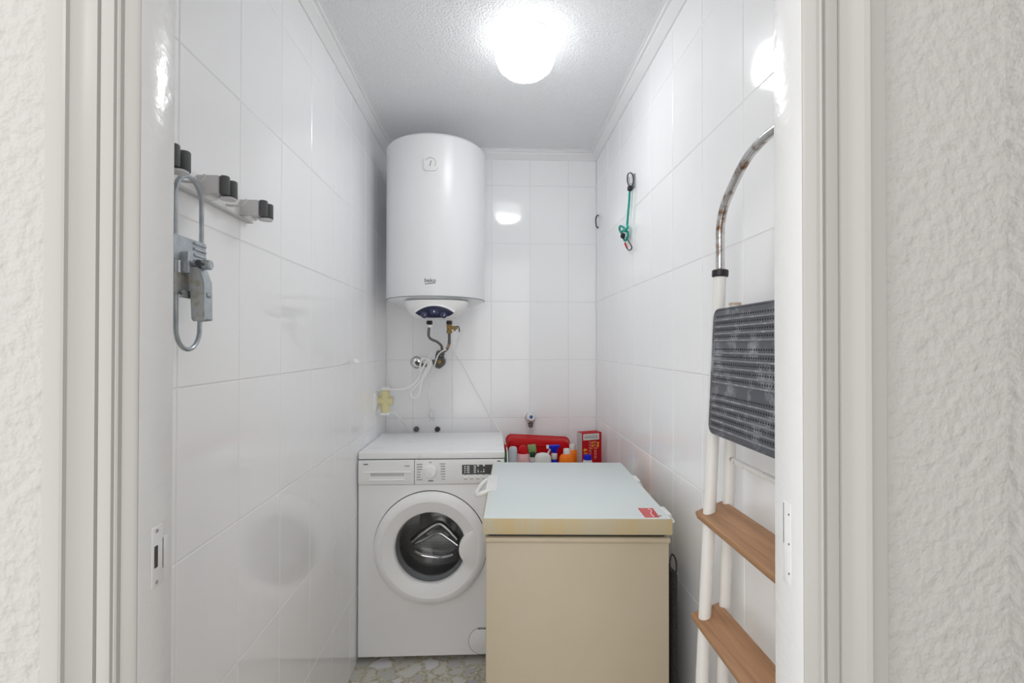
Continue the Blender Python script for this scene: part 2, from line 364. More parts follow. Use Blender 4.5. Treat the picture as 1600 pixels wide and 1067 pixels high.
# painted-over hinge leaf on the right jamb
pc = P(1230, 848, X=JR)
hp = obj('hinge_leaf', prism(NB(), rrect(.014, .094, .001), facing_mx((JR+.0006, pc.y, pc.z)), .0011, .0004), M['jambpaint'], df)
for dz in (-.034, .0, .034): obj('screw_hole', lathe(NB(), [(.0012, 0), (.0012, .0006)], (JR-.0002, pc.y-.004, pc.z+dz), (-1, 0, 0), 8), M['print'], hp)
obj('paint_crack', box(NB(), (JR-.0008, pc.y+.0055, pc.z-.002), (JR, pc.y+.0062, pc.z+.045)), M['print'], hp)
# ------------------------------------------------------------------ ceiling lamp
lc = V((.105, 1.53, 0))
t = thing('ceiling_light', 'lit round opal glass lamp on the ceiling', 'lamp', (lc.x, lc.y, ZC))
obj('base', lathe(NB(), [(.082, 0), (.084, -.004), (.084, -.010), (.0, -.010)], (lc.x, lc.y, ZC), n=40), M['whiteplastic'], t)
obj('glass_neck', lathe(NB(), [(0, -.010), (.088, -.0101), (.091, -.014), (.091, -.0285), (.088, -.0292), (0, -.0293)], (lc.x, lc.y, ZC), n=48), M['lampshade'], t)
obj('rim_ring', lathe(NB(), [(.0905, -.0290), (.0925, -.0296), (.0925, -.0312), (.0905, -.0316), (0, -.0316)], (lc.x, lc.y, ZC), n=48), M['whiteplastic'], t)
obj('glass_shade', lathe(NB(), [(.0, -.032), (.092, -.0322), (.099, -.037), (.1, -.05), (.097, -.072), (.086, -.098), (.066, -.116), (.036, -.126), (0, -.129)], (lc.x, lc.y, ZC), n=48), M['lampshade'], t, sharp=80)
# ------------------------------------------------------------------ water heater
hr = .2235; hc = V((-.2605, YB-.022-hr, 0)); hz0, hz1 = 1.478, 2.158
t = thing('water_heater', 'tall white cylindrical electric water heater hung in the back left corner', 'water heater', (hc.x, hc.y, hz0-.09))
obj('tank', lathe(NB(), [(0, hz1+.012), (.12, hz1+.011), (.19, hz1+.007), (.215, hz1+.002), (hr, hz1-.008), (hr, hz0+.003), (hr-.003, hz0)], hc, n=72), M['enamel'], t)
obj('dished_bottom', lathe(NB(), [(hr-.003, hz0), (hr-.006, hz0-.004), (.19, hz0-.016), (.14, hz0-.027), (.08, hz0-.032), (0, hz0-.033)], hc, n=72), M['enamel'], t)
obj('seam', lathe(NB(), [(hr-.0005, hz0+.001), (hr-.0005, hz0-.0015), (hr-.006, hz0-.0015), (hr-.006, hz0+.001)], hc, n=72, closed=True), M['midgrey'], t)
obj('wall_bracket', box(NB(), (hc.x-.12, YB-.03, 1.86), (hc.x+.12, YB, 1.92)), M['galv'], t)
# bottom cover with control panel
cc = V((-.243, 2.085, 0))
def cover_ring(z, a, b, n=48): return [V((cc.x+a*math.copysign(abs(math.cos(k*2*math.pi/n))**.75, math.cos(k*2*math.pi/n)), cc.y+b*math.copysign(abs(math.sin(k*2*math.pi/n))**.85, math.sin(k*2*math.pi/n)), z)) for k in range(n)]
bm = NB(); rings = []
for z, a, b in ((1.462, .137, .108), (1.445, .134, .106), (1.425, .125, .100), (1.405, .110, .090), (1.394, .094, .078), (1.388, .07, .06)):
    rings.append([bm.verts.new(p) for p in cover_ring(z, a, b)])
for A, B in zip(rings, rings[1:]):
    for k in range(48): bm.faces.new((A[k], A[(k+1) % 48], B[(k+1) % 48], B[k]))
bm.faces.new(rings[-1])
cov = obj('bottom_cover', bm, M['whiteplastic'], t, sharp=60)
# lens-shaped navy panel on the sloping front of the cover
pm = facing_y((-.2405, 1.985, 1.4145)) @ Matrix.Rotation(math.radians(28), 4, 'X')
lens = []
for k in range(25):
    u = -1+2*k/24; lens.append((.079*u, .030*(1-abs(u)**2.2)-.004))
for k in range(1, 24):
    u = 1-2*k/24; lens.append((.079*u, -.004-.021*(1-abs(u)**3.2)))
pan = obj('control_panel', prism(NB(), lens, pm, .012, .002), M['navy'], cov)
bz = [(x*1.05, y*1.1) for x, y in lens]
obj('panel_bezel', prism(NB(), bz, pm @ Matrix.Translation((0, 0, -.03)), .034, .002), M['whiteplastic'], cov)
for x in (-.042, .038):
    o_ = pm @ V((x, -.0105, .012)); zdir = (pm.to_3x3() @ V((0, 0, 1)))
    kb = obj('knob', lathe(NB(), [(.0145, 0), (.0135, .006), (.010, .008), (0, .008)], o_, zdir, 24), M['navyknob'], cov)
    obj('pointer', prism(NB(), rrect(.0018, .011, .0006), pm @ Matrix.Translation((x+.003, -.008, .0195)) @ Matrix.Rotation(-.5, 4, 'Z'), .001), M['whiteplastic'], cov)
obj('display_window', prism(NB(), rrect(.034, .022, .002), pm @ Matrix.Translation((0, .004, .012)), .0008), M['navyknob'], cov)
obj('indicator_light', prism(NB(), rrect(.006, .008, .0025), pm @ Matrix.Translation((-.001, .005, .0128)), .0008), M['whiteplastic'], cov)
# thermometer
def on_tank(x, z, off=0):           # point on the tank front, x measured from the axis
    return V((hc.x+x, hc.y-math.sqrt((hr+off)**2-x*x), z))
tx = -.258-hc.x
tp = on_tank(tx, 2.027)
th = obj('thermometer', prism(NB(), rrect(.060, .060, .016), facing_y(tp+V((0, .003, 0))), .009, .003), M['whiteplastic'], t)
ti = facing_y(tp-V((0, .0063, 0)))
bm = NB(); arc = [ti @ V((.0215*math.cos(math.radians(a)), .002+.0215*math.sin(math.radians(a)), 0)) for a in range(-35, 150, 8)]
obj('dial_arc', tube(bm, arc, .0011, 6, 0), M['midgrey'], th)
obj('needle', prism(NB(), rrect(.0036, .024, .001), ti @ Matrix.Rotation(-.28, 4, 'Z'), .001), M['midgrey'], th)
# logo wrapped on the tank
def wrap_text(s, size, x0, z0, italic=0):
    bm = textmesh(s, size, .0003)
    for v in bm.verts:
        x, y, z = v.co; a = (x0+x)/hr
        v.co = V((hc.x+(hr+.0004+z)*math.sin(a), hc.y-(hr+.0004+z)*math.cos(a), z0+y))
    return bm
obj('logo', wrap_text('beko', .024, -.259-hc.x, 1.5425), M['print'], t)
bm = NB()
for k in range(9):
    pass
bm = tube(NB(), [on_tank(-.259-hc.x-.021+.0053*k, 1.527+.0007*k, .0003) for k in range(9)], .0013, 6, 0)
obj('logo_stroke', bm, M['print'], t)
# outlets with dielectric nuts
for px, nm in ((671, 'left'), (702, 'right')):
    a = P(px, 505, Y=2.15)
    st = obj('outlet_pipe', cyl(NB(), (a.x, 2.15, 1.378), (a.x, 2.15, 1.44), .0105), M['whiteplastic'], t)
    obj('black_nut', cyl(NB(), (a.x, 2.15, P(px, 507, Y=2.15).z), (a.x, 2.15, P(px, 501, Y=2.15).z), .0135, 8, .002), M['black'], t)
# ------------------------------------------------------------------ hoses, safety valve, wall valve
ax = P(671, 505, Y=2.15).x
t = thing('water_hose', 'braided steel hose dropping from the left outlet of the heater', 'hose', (ax, 2.15, 1.2))
hp_ = [P(671, 508, Y=2.15), P(670, 516, Y=2.15), P(670, 525, Y=2.17), P(674, 530, Y=2.2), P(683, 534, Y=2.25), P(690, 541, Y=2.3), P(690, 551, Y=2.35), P(685, 556, Y=2.39)]
obj('braid', tube(NB(), hp_, .0062), M['hose'], t)
z_ = P(671, 509, Y=2.15).z
obj('nut', cyl(NB(), (ax, 2.15, z_-.008), (ax, 2.15, z_+.004), .0125, 6, .001), M['chrome'], t)
t = thing('safety_valve', 'brass safety valve with side lever under the right heater outlet', 'valve', (P(702, 513, Y=2.15).x, 2.15, 1.33))
vx = P(702, 513, Y=2.15).x; vz0 = P(702, 521, Y=2.15).z; vz1 = P(702, 507, Y=2.15).z
obj('body', lathe(NB(), [(.009, vz0), (.0125, vz0+.003), (.0125, vz0+.012), (.0105, vz0+.016), (.0115, vz0+.028), (.0125, vz1-.006), (.011, vz1)], (vx, 2.15, 0), n=16), M['brass'], t)
vm = P(702, 512, Y=2.15).z
obj('side_port', cyl(NB(), (vx+.008, 2.15, vm), (vx+.036, 2.15, vm), .0075, 12, .001), M['brass'], t)
obj('drain_nipple', cyl(NB(), (vx+.024, 2.15, vm-.015), (vx+.024, 2.15, vm), .0045, 10), M['brass'], t)
obj('lever', tube(NB(), [(vx+.034, 2.15, vm+.006), (vx+.042, 2.148, vm+.003), (vx+.045, 2.146, vm-.010), (vx+.046, 2.145, vm-.020)], .003, 8), M['darksteel'], t)
t = thing('water_hose', 'braided steel hose with rusty sleeve below the brass valve', 'hose', (vx, 2.15, 1.2))
obj('braid', tube(NB(), [P(702, 520, Y=2.15), P(702, 530, Y=2.16), P(701.5, 538, Y=2.19), P(698, 546, Y=2.24), P(692, 550, Y=2.3), P(684, 550, Y=2.35), P(682, 560, Y=2.39), P(683, 566, Y=2.41)], .0068), M['hose'], t)
obj('rusty_sleeve', tube(NB(), [P(702, 533, Y=2.175), P(701.5, 538, Y=2.19), P(700, 542, Y=2.21)], .0078, 12), M['copperhose'], t)
# wall outlet valve pair
e0 = P(651, 566, Y=YB)
t = thing('angle_valve', 'round chrome wall flange with stub pipe left of the hoses', 'valve', (e0.x, YB, e0.z))
obj('flange', lathe(NB(), [(.030, 0), (.031, .003), (.024, .010), (.016, .012), (0, .012)], (e0.x, YB, e0.z), (0, -1, 0), 32), M['chrome'], t)
obj('stub_pipe', tube(NB(), [(e0.x, YB-.008, e0.z), (e0.x+.006, YB-.03, e0.z-.004), (e0.x+.022, YB-.036, e0.z-.010), (e0.x+.07, YB-.036, e0.z-.016)], .0085, 12), M['hose'], t)
e1 = P(687, 565, Y=2.42)
t = thing('angle_valve', 'dark steel valve body where both hoses meet on the wall', 'valve', (e1.x, YB, e1.z))
obj('flange', lathe(NB(), [(.026, 0), (.028, .004), (.022, .012), (.012, .014), (0, .014)], (e1.x, YB, e1.z), (0, -1, 0), 32), M['hose'], t)
obj('body', cyl(NB(), (e1.x, YB-.01, e1.z), (e1.x, YB-.055, e1.z), .011, 12, .001), M['brass'], t)
obj('union_loop', tube(NB(), [P(677, 562, Y=2.38), P(679, 570, Y=2.38), P(686, 574, Y=2.38), P(692, 569, Y=2.38), P(692.5, 560, Y=2.38), P(691.5, 553, Y=2.37)], .0062, 10), M['hose'], t)
q = P(691.5, 552.5, Y=2.36)
obj('nut', cyl(NB(), q-V((0, 0, .006)), q+V((0, 0, .006)), .011, 6, .001), M['darksteel'], t)
# ------------------------------------------------------------------ sockets and cords
s0 = P(581, 628, X=XL); s1 = P(592.5, 627, X=XL)
yc = (s0.y+s1.y)/2; zc = 1.014
t = thing('wall_socket', 'white wall socket on the left wall above the washing machine', 'socket', (XL, yc, zc))
obj('plate', prism(NB(), rrect(.085, .085, .006), facing_x((XL, yc, zc)), .010, .003), M['whiteplastic'], t)
obj('insert', prism(NB(), rrect(.055, .055, .004), facing_x((XL+.0095, yc, zc)), .004, .001), M['whiteplastic'], t)
ac = V((P(603, 624, Y=yc).x, yc, zc))
t = thing('plug_adapter', 'yellowed three-way plug adapter in the white wall socket', 'adapter', (XL+.0135, yc, zc))
obj('body', cyl(NB(), (XL+.0135, yc, zc), (ac.x+.004, yc, zc), .021, 20, .002), M['yellowplastic'], t)
obj('arm', cyl(NB(), (ac.x-.003, yc, zc-.052), (ac.x-.003, yc, zc+.050), .0205, 20, .002), M['yellowplastic'], t)
obj('front_outlet', cyl(NB(), (ac.x, yc, zc), (ac.x+.034, yc, zc), .020, 20, .002), M['yellowplastic'], t)
obj('outlet_face', cyl(NB(), (ac.x+.0335, yc, zc), (ac.x+.035, yc, zc), .016, 20), M['lightgrey'], t)
zt = zc+.050; zb = zc-.052; axx = ac.x-.003
def cord(name, label, pts, r=.0042): return tag(obj(name, tube(NB(), pts, r, 8, 6), M['cable']), label, 'cord')
t = thing('power_cord', 'bundled white cord from the top of the adapter to the heater', 'cord', (axx, yc, zt))
obj('plug', prism(NB(), rrect(.046, .040, .008), facing_z((axx+.004, yc, zt+.001)), .014, .003), M['whiteplastic'], t)
yk = 2.32
pts = [V((axx+.02, yc, zt+.006)), P(622, 608, Y=2.22), P(634, 607, Y=2.26), P(645, 601, Y=yk-.02), P(655, 588, Y=yk), P(661, 574, Y=yk), P(668, 563, Y=yk), P(674, 566, Y=yk), P(671, 575, Y=yk), P(662, 589, Y=yk-.01), P(650, 602, Y=yk-.02), P(642, 612, Y=yk-.02), P(643, 620, Y=yk-.02), P(649, 622, Y=yk-.02), P(655, 616, Y=yk-.02), P(658, 600, Y=yk-.015), P(664, 580, Y=yk-.01), P(672, 569, Y=yk-.01), P(669, 562, Y=yk), P(661, 560, Y=yk), P(657, 568, Y=yk+.01), P(657, 580, Y=yk+.01), P(660, 586, Y=yk+.012), P(667, 575, Y=yk+.012), P(671, 560, Y=2.34), P(675, 542, Y=2.34), P(679, 524, Y=2.30), P(684, 505, Y=2.22), V((-.258, 2.17, 1.395))]
obj('cable', tube(NB(), pts, .0046, 8, 6), M['cable'], t)
t = thing('power_cord', 'short white cord from the bottom of the adapter down behind the washing machine', 'cord', (axx, yc, zb))
obj('plug', prism(NB(), rrect(.042, .038, .008), facing_z((axx, yc, zb-.012)), .012, .003), M['whiteplastic'], t)
obj('cable', tube(NB(), [V((axx+.018, yc, zb-.006)), P(616, 645, Y=2.28), P(626, 656, Y=2.34), P(636, 668, Y=2.40), P(642, 678, Y=2.42), V((-.42, 2.42, .7)), V((-.40, 2.41, .5))], .0036, 8, 6), M['cable'], t)
t = thing('power_cord', 'thin cord with a two-pin plug hanging free below the hoses', 'cord', P(674, 652, Y=2.40))
obj('cable', tube(NB(), [P(698, 546, Y=2.225), P(690, 549, Y=2.24), P(684, 556, Y=2.27), P(679, 570, Y=2.33), P(673, 585, Y=2.38), P(669.5, 604, Y=2.41), P(670, 622, Y=2.42), P(674, 640, Y=2.42)], .0030, 8, 6), M['cable'], t)
pl = P(674.5, 647, Y=2.42)
pg = obj('plug', lathe(NB(), [(.005, .026), (.0065, .016), (.012, .010), (.016, -.006), (.015, -.016), (0, -.017)], pl, (0.05, 0, 1), 16, sy=.7), M['whiteplastic'], t)
for dx in (-.008, .009): obj('pin', cyl(NB(), pl+V((dx, 0, -.016)), pl+V((dx*1.15, 0, -.036)), .0022, 8), M['chrome'], pg)
cord('power_cord', 'long thin white cord slanting down the back wall to the red tub', [P(704, 530, Y=2.425), P(704, 541, Y=2.435), P(709, 550, Y=2.442), P(722, 570, Y=2.443), P(745, 612, Y=2.443), P(765, 648, Y=2.442), P(777, 668, Y=2.43), P(787, 686, Y=2.365), P(792, 702, Y=2.22), P(793, 718, Y=2.15), V((.072, 2.13, .62))], .0030)
# two pipe outlets low on the back wall
for px, lab in ((651, 'left of two dark pipe outlets in white squares above the washing machine'), (684, 'right of two dark pipe outlets in white squares above the washing machine')):
    c_ = P(px, 670, Y=YB)
    t = thing('pipe_outlet', lab, 'pipe outlet', (c_.x, YB, c_.z), group='pipe outlets above the washing machine')
    obj('plate', prism(NB(), rrect(.034, .042, .002), facing_y((c_.x, YB, c_.z)), .003, .001), M['whiteplastic'], t)
    obj('plug', lathe(NB(), [(.0135, 0), (.0135, .012), (.011, .015), (.006, .015), (.005, .010), (0, .010)], (c_.x, YB-.003, c_.z), (0, -1, 0), 20), M['darksteel'] if px > 660 else M['hose'], t)
# tap
f0 = P(829, 652, Y=2.42)
t = thing('water_tap', 'small chrome wall tap with a blue-dotted white knob', 'tap', (f0.x, YB, f0.z))
obj('flange', lathe(NB(), [(.026, 0), (.026, .004), (.018, .012), (0, .012)], (f0.x, YB, f0.z-.004), (0, -1, 0), 28), M['chrome'], t)
obj('body', lathe(NB(), [(.021, .008), (.024, .02), (.024, .045), (.02, .052), (0, .053)], (f0.x, YB, f0.z-.002), (0, -1, 0), 20), M['chrome'], t)
kn = obj('knob', lathe(NB(), [(.021, .05), (.022, .062), (.019, .068), (0, .069)], (f0.x, YB, f0.z+.008), (0, -1, 0), 24), M['whiteplastic'], t)
obj('blue_dot', lathe(NB(), [(.0085, .0685), (.008, .071), (0, .0712)], (f0.x, YB, f0.z+.008), (0, -1, 0), 16), M['blueprint'], kn)
obj('spout', lathe(NB(), [(.014, 0), (.014, -.012), (.012, -.014), (.012, -.026), (.0085, -.03)], (f0.x, YB-.032, f0.z-.020), n=16), M['hose'], t)
obj('hose', tube(NB(), [(f0.x, YB-.032, f0.z-.045), (f0.x, YB-.032, f0.z-.1), (f0.x-.004, YB-.032, f0.z-.18), (f0.x-.01, YB-.034, .612)], .0068, 10), M['lightgrey'], t)
# ------------------------------------------------------------------ washing machine
x0, x1, y0, y1, H = -.5360, .0495, 1.932, 2.345, .845
t = thing('washing_machine', 'white front-loading washing machine under the water heater', 'washing machine', ((x0+x1)/2, (y0+y1)/2, 0))
zb_, zl, zp = .025, .815, .712        # bottom of the body, underside of the lid, bottom of the control panel
bm = NB(); box(bm, (x0, y0+.012, zb_), (x1, y1, zl-.002)); bm.faces.ensure_lookup_table()
bmesh.ops.delete(bm, geom=[f for f in bm.faces if abs(f.calc_center_median().y-(y0+.012)) < 1e-5], context='FACES')
obj('body', bm, M['machine'], t)
dc = V((-.2475, y0, .4610)); gr = .150
bm = NB()                                     # front sheet with the round door opening
n = 64; inner = []; outer = []
X0, X1, Z0, Z1 = x0, x1, zb_, zp-.001
for k in range(n):
    a = 2*math.pi*(k+.5)/n; c, s = math.cos(a), math.sin(a)
    tt = min(((X1-dc.x) if c > 0 else (X0-dc.x))/c if abs(c) > 1e-6 else 9, ((Z1-dc.z) if s > 0 else (Z0-dc.z))/s if abs(s) > 1e-6 else 9)
    inner.append(V((dc.x+gr*c, y0, dc.z+gr*s))); outer.append(V((dc.x+tt*c, y0, dc.z+tt*s)))
for cx_, cz_ in ((X0, Z0), (X0, Z1), (X1, Z0), (X1, Z1)):
    k = min(range(n), key=lambda i: (outer[i]-V((cx_, y0, cz_))).length); outer[k] = V((cx_, y0, cz_))
A = [bm.verts.new(p) for p in inner]; B = [bm.verts.new(p) for p in outer]
A2 = [bm.verts.new(p+V((0, .02, 0))) for p in inner]; B2 = [bm.verts.new(p+V((0, .013, 0))) for p in outer]
for k in range(n):
    j = (k+1) % n; bm.faces.new((A[k], A[j], B[j], B[k])); bm.faces.new((A[k], A[j], A2[j], A2[k])); bm.faces.new((B[k], B[j], B2[j], B2[k]))
obj('front_panel', bm, M['machine'], t, sharp=30)
lid = obj('lid', box(NB(), (x0-.001, y0-.004, zl), (x1+.001, y1, H), .006, 3), M['machinetop'], t)
# control panel: profile with a lower chamfer, split at the drawer seam
xs = P(648, 740, Y=y0).x
def panel(xa, xb):
    pr = [(y0-.002, zl-.003), (y0-.008, zl-.005), (y0-.010, zp+.022), (y0-.004, zp+.003), (y0, zp), (y0+.012, zp), (y0+.012, zl-.003)]
    bm = NB(); A = [bm.verts.new((xa, y, z)) for y, z in pr]; B = [bm.verts.new((xb, y, z)) for y, z in pr]
    for k in range(len(pr)): bm.faces.new((A[k], A[(k+1) % len(pr)], B[(k+1) % len(pr)], B[k]))
    bm.faces.new(A); bm.faces.new(B); return bm
dr = obj('detergent_drawer', panel(x0+.001, xs-.0012), M['machine'], t, sharp=25)
cp = obj('control_panel', panel(xs+.0012, x1-.001), M['machine'], t, sharp=25)
obj('panel_seam', box(NB(), (x0+.002, y0+.001, zp), (x1-.002, y0+.02, zl+.001)), M['seam'], t)
yp = y0-.0102
ha, hb = P(580, 738, Y=yp), P(630, 749, Y=yp)
obj('grip_recess', prism(NB(), [(-.069, .013), (.069, .013), (.064, -.011), (.058, -.014), (-.058, -.014), (-.064, -.011)], facing_y(((ha.x+hb.x)/2, yp+.0012, (ha.z+hb.z)/2)), .0006), M['lightgrey'], dr)
bm = tube(NB(), [V(((ha.x+hb.x)/2+u, yp-.0005, (ha.z+hb.z)/2+v)) for u, v in ((-.072, .010), (-.068, -.010), (-.060, -.0165), (.060, -.0165), (.068, -.010), (.072, .010))], .0026, 8, 3)
obj('grip_rim', bm, M['machine'], dr)
bm = box(NB(), ((ha.x+hb.x)/2-.095, yp-.003, (ha.z+hb.z)/2+.012), ((ha.x+hb.x)/2+.095, yp+.002, (ha.z+hb.z)/2+.016), .0012)
obj('grip_brow', bm, M['machine'], dr)
def mark(px0, px1, py, hpx, parent, m_='print', y=yp):
    a, b = P(px0, py-hpx/2, Y=y), P(px1, py+hpx/2, Y=y)
    return obj('print_mark', box(NB(), (a.x, y-.0004, b.z), (b.x, y+.001, a.z)), M[m_], parent)
mark(568, 575, 725.6, 1.2, dr); mark(632, 640, 728, 1.0, dr, 'midgrey'); mark(777, 782, 720.3, 1.2, cp)
# programme knob
kc = P(672.5, 736.5, Y=yp)
kb = obj('programme_knob', lathe(NB(), [(.0275, 0), (.0268, .004), (.0245, .006), (.0235, .017), (.021, .020), (0, .0205)], kc, (0, -1, 0), 40), M['machine'], t)
obj('grip_ridge', box(NB(), (-.004, -.026, -.020), (.004, -.019, .020), .002, 2, Matrix.Translation(kc) @ Matrix.Rotation(math.radians(-38), 4, 'Y')), M['machine'], kb)
for i in range(7):
    yy = 725.5+i*4.0
    mark(651, 657+(i in (0, 1, 2, 6))*3, yy, 1.0, cp, 'midgrey')
    mark(687+(i in (1, 2, 3, 4))*1.5+(i > 4)*3, 695.5, yy-.8, 1.0, cp, 'midgrey')
mark(671, 674, 722.5, .9, cp); mark(669, 677, 751.3, 1.0, cp)
# display
da, db = P(722, 726.2, Y=yp), P(774, 740.4, Y=yp)
ds = obj('display', box(NB(), (da.x, yp-.0012, db.z), (db.x, yp+.001, da.z), .0004, 1), M['display'], cp)
for col, wpx in ((725.4, 2.2), (730.6, 4.2), (741, 3.6)):
    for r in range(4): mark(col-wpx/2+1, col+wpx/2+1, 728.9+r*3.05-(col-725)*.03, 1.5, cp, 'whiteplastic', yp-.0012)
for px, py, w_, h_ in ((747, 727.5, 3, 2.2), (756, 727, 3, 2.6), (747, 735.5, 1, 4), (747.5, 737.3, 2.5, 1), (752, 737, 2, 1.2), (756, 734.5, 1, 4), (756, 737, 2.5, 1)): mark(px-w_/2, px+w_/2, py, h_, cp, 'whiteplastic', yp-.0012)
for i in range(5):
    px = 726+i*9.5
    q = P(px+2, 745.2-i*.2, Y=yp)
    obj('button', prism(NB(), rrect(.019, .009, .003), facing_y(q+V((0, .001, 0))), .0025, .001), M['machine'], cp)
    mark(px-1, px+4, 748.6-i*.2, .8, cp, 'midgrey'); mark(px-1, px+4, 742-i*.2, .7, cp, 'midgrey')
# door
dy = (0, -1, 0)
door = obj('door', lathe(NB(), [(.2245, .001), (.2255, .009), (.2235, .016), (.217, .024), (.208, .030), (.197, .0335), (.190, .0335), (.1885, .0322), (.172, .0275), (.156, .0225), (.147, .019), (.143, .014), (.141, .008), (.141, -.004), (.150, -.004), (.150, .001)], dc, dy, 96, closed=True), M['machine'], t, sharp=20)
obj('door_gap', lathe(NB(), [(.2275, .0), (.2275, .0012), (.216, .0012), (.216, .0)], dc, dy, 96, closed=True), M['print'], t)
# handle: shell bulging over the right edge of the glass
hl = []
hcx = .2065
for k in range(15):
    a = math.radians(132+96*k/14); hl.append((hcx+.092*math.cos(a)*1.0, .092*math.sin(a)*.86))
hl2 = []
for k in range(15):
    a = math.radians(-24+48*k/14); hl2.append((.194*math.cos(a), .194*math.sin(a)))
obj('handle', prism(NB(), hl+hl2, facing_y(dc+V((0, -.012, 0))), .0205, .003), M['machine'], door)
obj('glass_bowl', lathe(NB(), [(.1405, .006), (.137, .001), (.128, -.020), (.118, -.060), (.100, -.082), (.06, -.094), (0, -.098)], dc, dy, 64, cap0=False), M['glass'], door, sharp=80)
obj('rubber_gasket', lathe(NB(), [(.148, -.003), (.143, -.010), (.145, -.018), (.132, -.030), (.134, -.045), (.150, -.060), (.165, -.06), (.165, -.003)], dc, dy, 64, closed=True), M['gasket'], t, sharp=50)
DB = -.30
dm = obj('drum', lathe(NB(), [(.148, -.062), (.152, -.064), (.215, -.068), (.225, -.085), (.225, DB+.02), (.21, DB), (.09, DB-.004), (.07, DB+.012), (0, DB+.014)], dc, dy, 64, cap0=False), M['drum'], t, sharp=40)
# paddles seen inside the drum, and the perforated plate between them
Q = lambda x, y, d: P(x, y, Y=y0+d)
obj('drum_paddle', tube(NB(), [Q(644, 846, .20), Q(662, 831, .205), Q(684, 818, .21), Q(698, 825, .205), Q(714, 842, .20)], .014, 12, 5), M['drum'], dm)
obj('drum_paddle_edge', tube(NB(), [Q(645, 852, .205), Q(664, 842, .21), Q(685, 833, .215), Q(700, 841, .21), Q(715, 852, .205)], .0055, 10, 5), M['chrome'], dm)
pl_ = [Q(645, 852, .22), Q(664, 842, .22), Q(685, 833, .22), Q(700, 841, .22), Q(716, 852, .22), Q(710, 864, .22), Q(685, 868, .22), Q(655, 862, .22)]
pp = obj('perforated_plate', prism(NB(), [(p.x, p.z) for p in pl_], basis((0, y0+.224, 0), (1, 0, 0), (0, 0, 1), (0, -1, 0)), .003), M['drum'], dm)
obj('drum_paddle_edge', tube(NB(), [Q(648, 862, .19), Q(662, 868, .195), Q(690, 871, .195), Q(708, 867, .19)], .006, 10, 5), M['chrome'], dm)
bm = NB()
for r in range(6):
    for k in range(16):
        x = 654+k*3.9+(r % 2)*1.9; y_ = 847+r*3.2
        lim = 12+max(0, (y_-836))*1.55
        if abs(x-684) < min(lim, 29-(r == 5)*6): lathe(bm, [(.0021, 0), (.0021, .001)], Q(x, y_, .2212), dy, 6)
obj('drum_holes', bm, M['rubberhole'], pp, kind='stuff')
# filter flap, feet
fl = P(753, 1001, Y=y0)
ff = obj('filter_flap', lathe(NB(), [(.0525, 0), (.0525, .0012), (.051, .002), (0, .002)], fl, dy, 48), M['machine'], t)
obj('flap_gap', lathe(NB(), [(.0545, 0), (.0545, .0005), (.052, .0005), (.052, 0)], fl, dy, 48, closed=True), M['midgrey'], t)
obj('flap_notch', box(NB(), (fl.x-.016, y0-.0024, fl.z+.048), (fl.x+.016, y0-.001, fl.z+.0515)), M['seam'], ff)
for fx in (x0+.05, x1-.05):
    for fy in (y0+.05, y1-.05): obj('foot', cyl(NB(), (fx, fy, 0), (fx, fy, .027), .018, 16, .002), M['black'], t)
# ------------------------------------------------------------------ chest freezer (long side to the left, hinges to the right)
FW, FL_, FH = .472, .566, .845
t = thing('chest_freezer', 'beige chest freezer with pale lid standing in front of the washing machine', 'freezer', (.2240, 1.4545, 0), math.radians(-2.75))
def L(name, bm, m_, par, **k): return obj(name, bm, M[m_], par, local=True, **k)
a, b = FW/2, FL_/2
L('body', box(NB(), (-a+.009, -b+.008, .02), (a-.006, b-.006, .784), .004), 'beige', t)
L('rim_band', box(NB(), (-a+.006, -b+.003, .7815), (a-.003, b-.002, .7955), .005, 3), 'beige', t)
L('gasket', box(NB(), (-a+.016, -b+.014, .794), (a-.016, b-.014, .806)), 'black', t)
fl_ = L('lid', box(NB(), (-a, -b, .8035), (a, b, FH-.0015), .0035, 2), 'beigelid', t)
L('lid_top', box(NB(), (-a+.003, -b+.003, FH-.004), (a-.003, b-.003, FH), .0015, 2), 'lidtop', fl_)
hd = L('handle', prism(NB(), rrect(.030, .150, .004), Matrix.Translation((-a+.014, .020, FH-.001)), .004, .0015), 'whiteplastic', fl_)
L('handle_loop', tube(NB(), [(-a+.004, .080, FH-.004), (-a-.014, .070, FH-.010), (-a-.030, .025, FH-.018), (-a-.034, -.030, FH-.020), (-a-.022, -.058, FH-.012), (-a+.004, -.052, FH-.004)], .0075, 10, 6), 'whiteplastic', hd)
L('handle_lip', box(NB(), (-a-.006, -.055, FH-.028), (-a+.001, .095, FH+.002), .0025), 'whiteplastic', hd)
for hy in (-.225, .075):
    h_ = L('hinge', box(NB(), (a-.006, hy-.030, FH-.014), (a+.007, hy+.030, FH+.0012), .0025), 'whiteplastic', fl_)
    L('hinge_knuckle', cyl(NB(), (a+.008, hy-.036, FH-.014), (a+.008, hy+.036, FH-.014), .0045, 12), 'whiteplastic', h_)
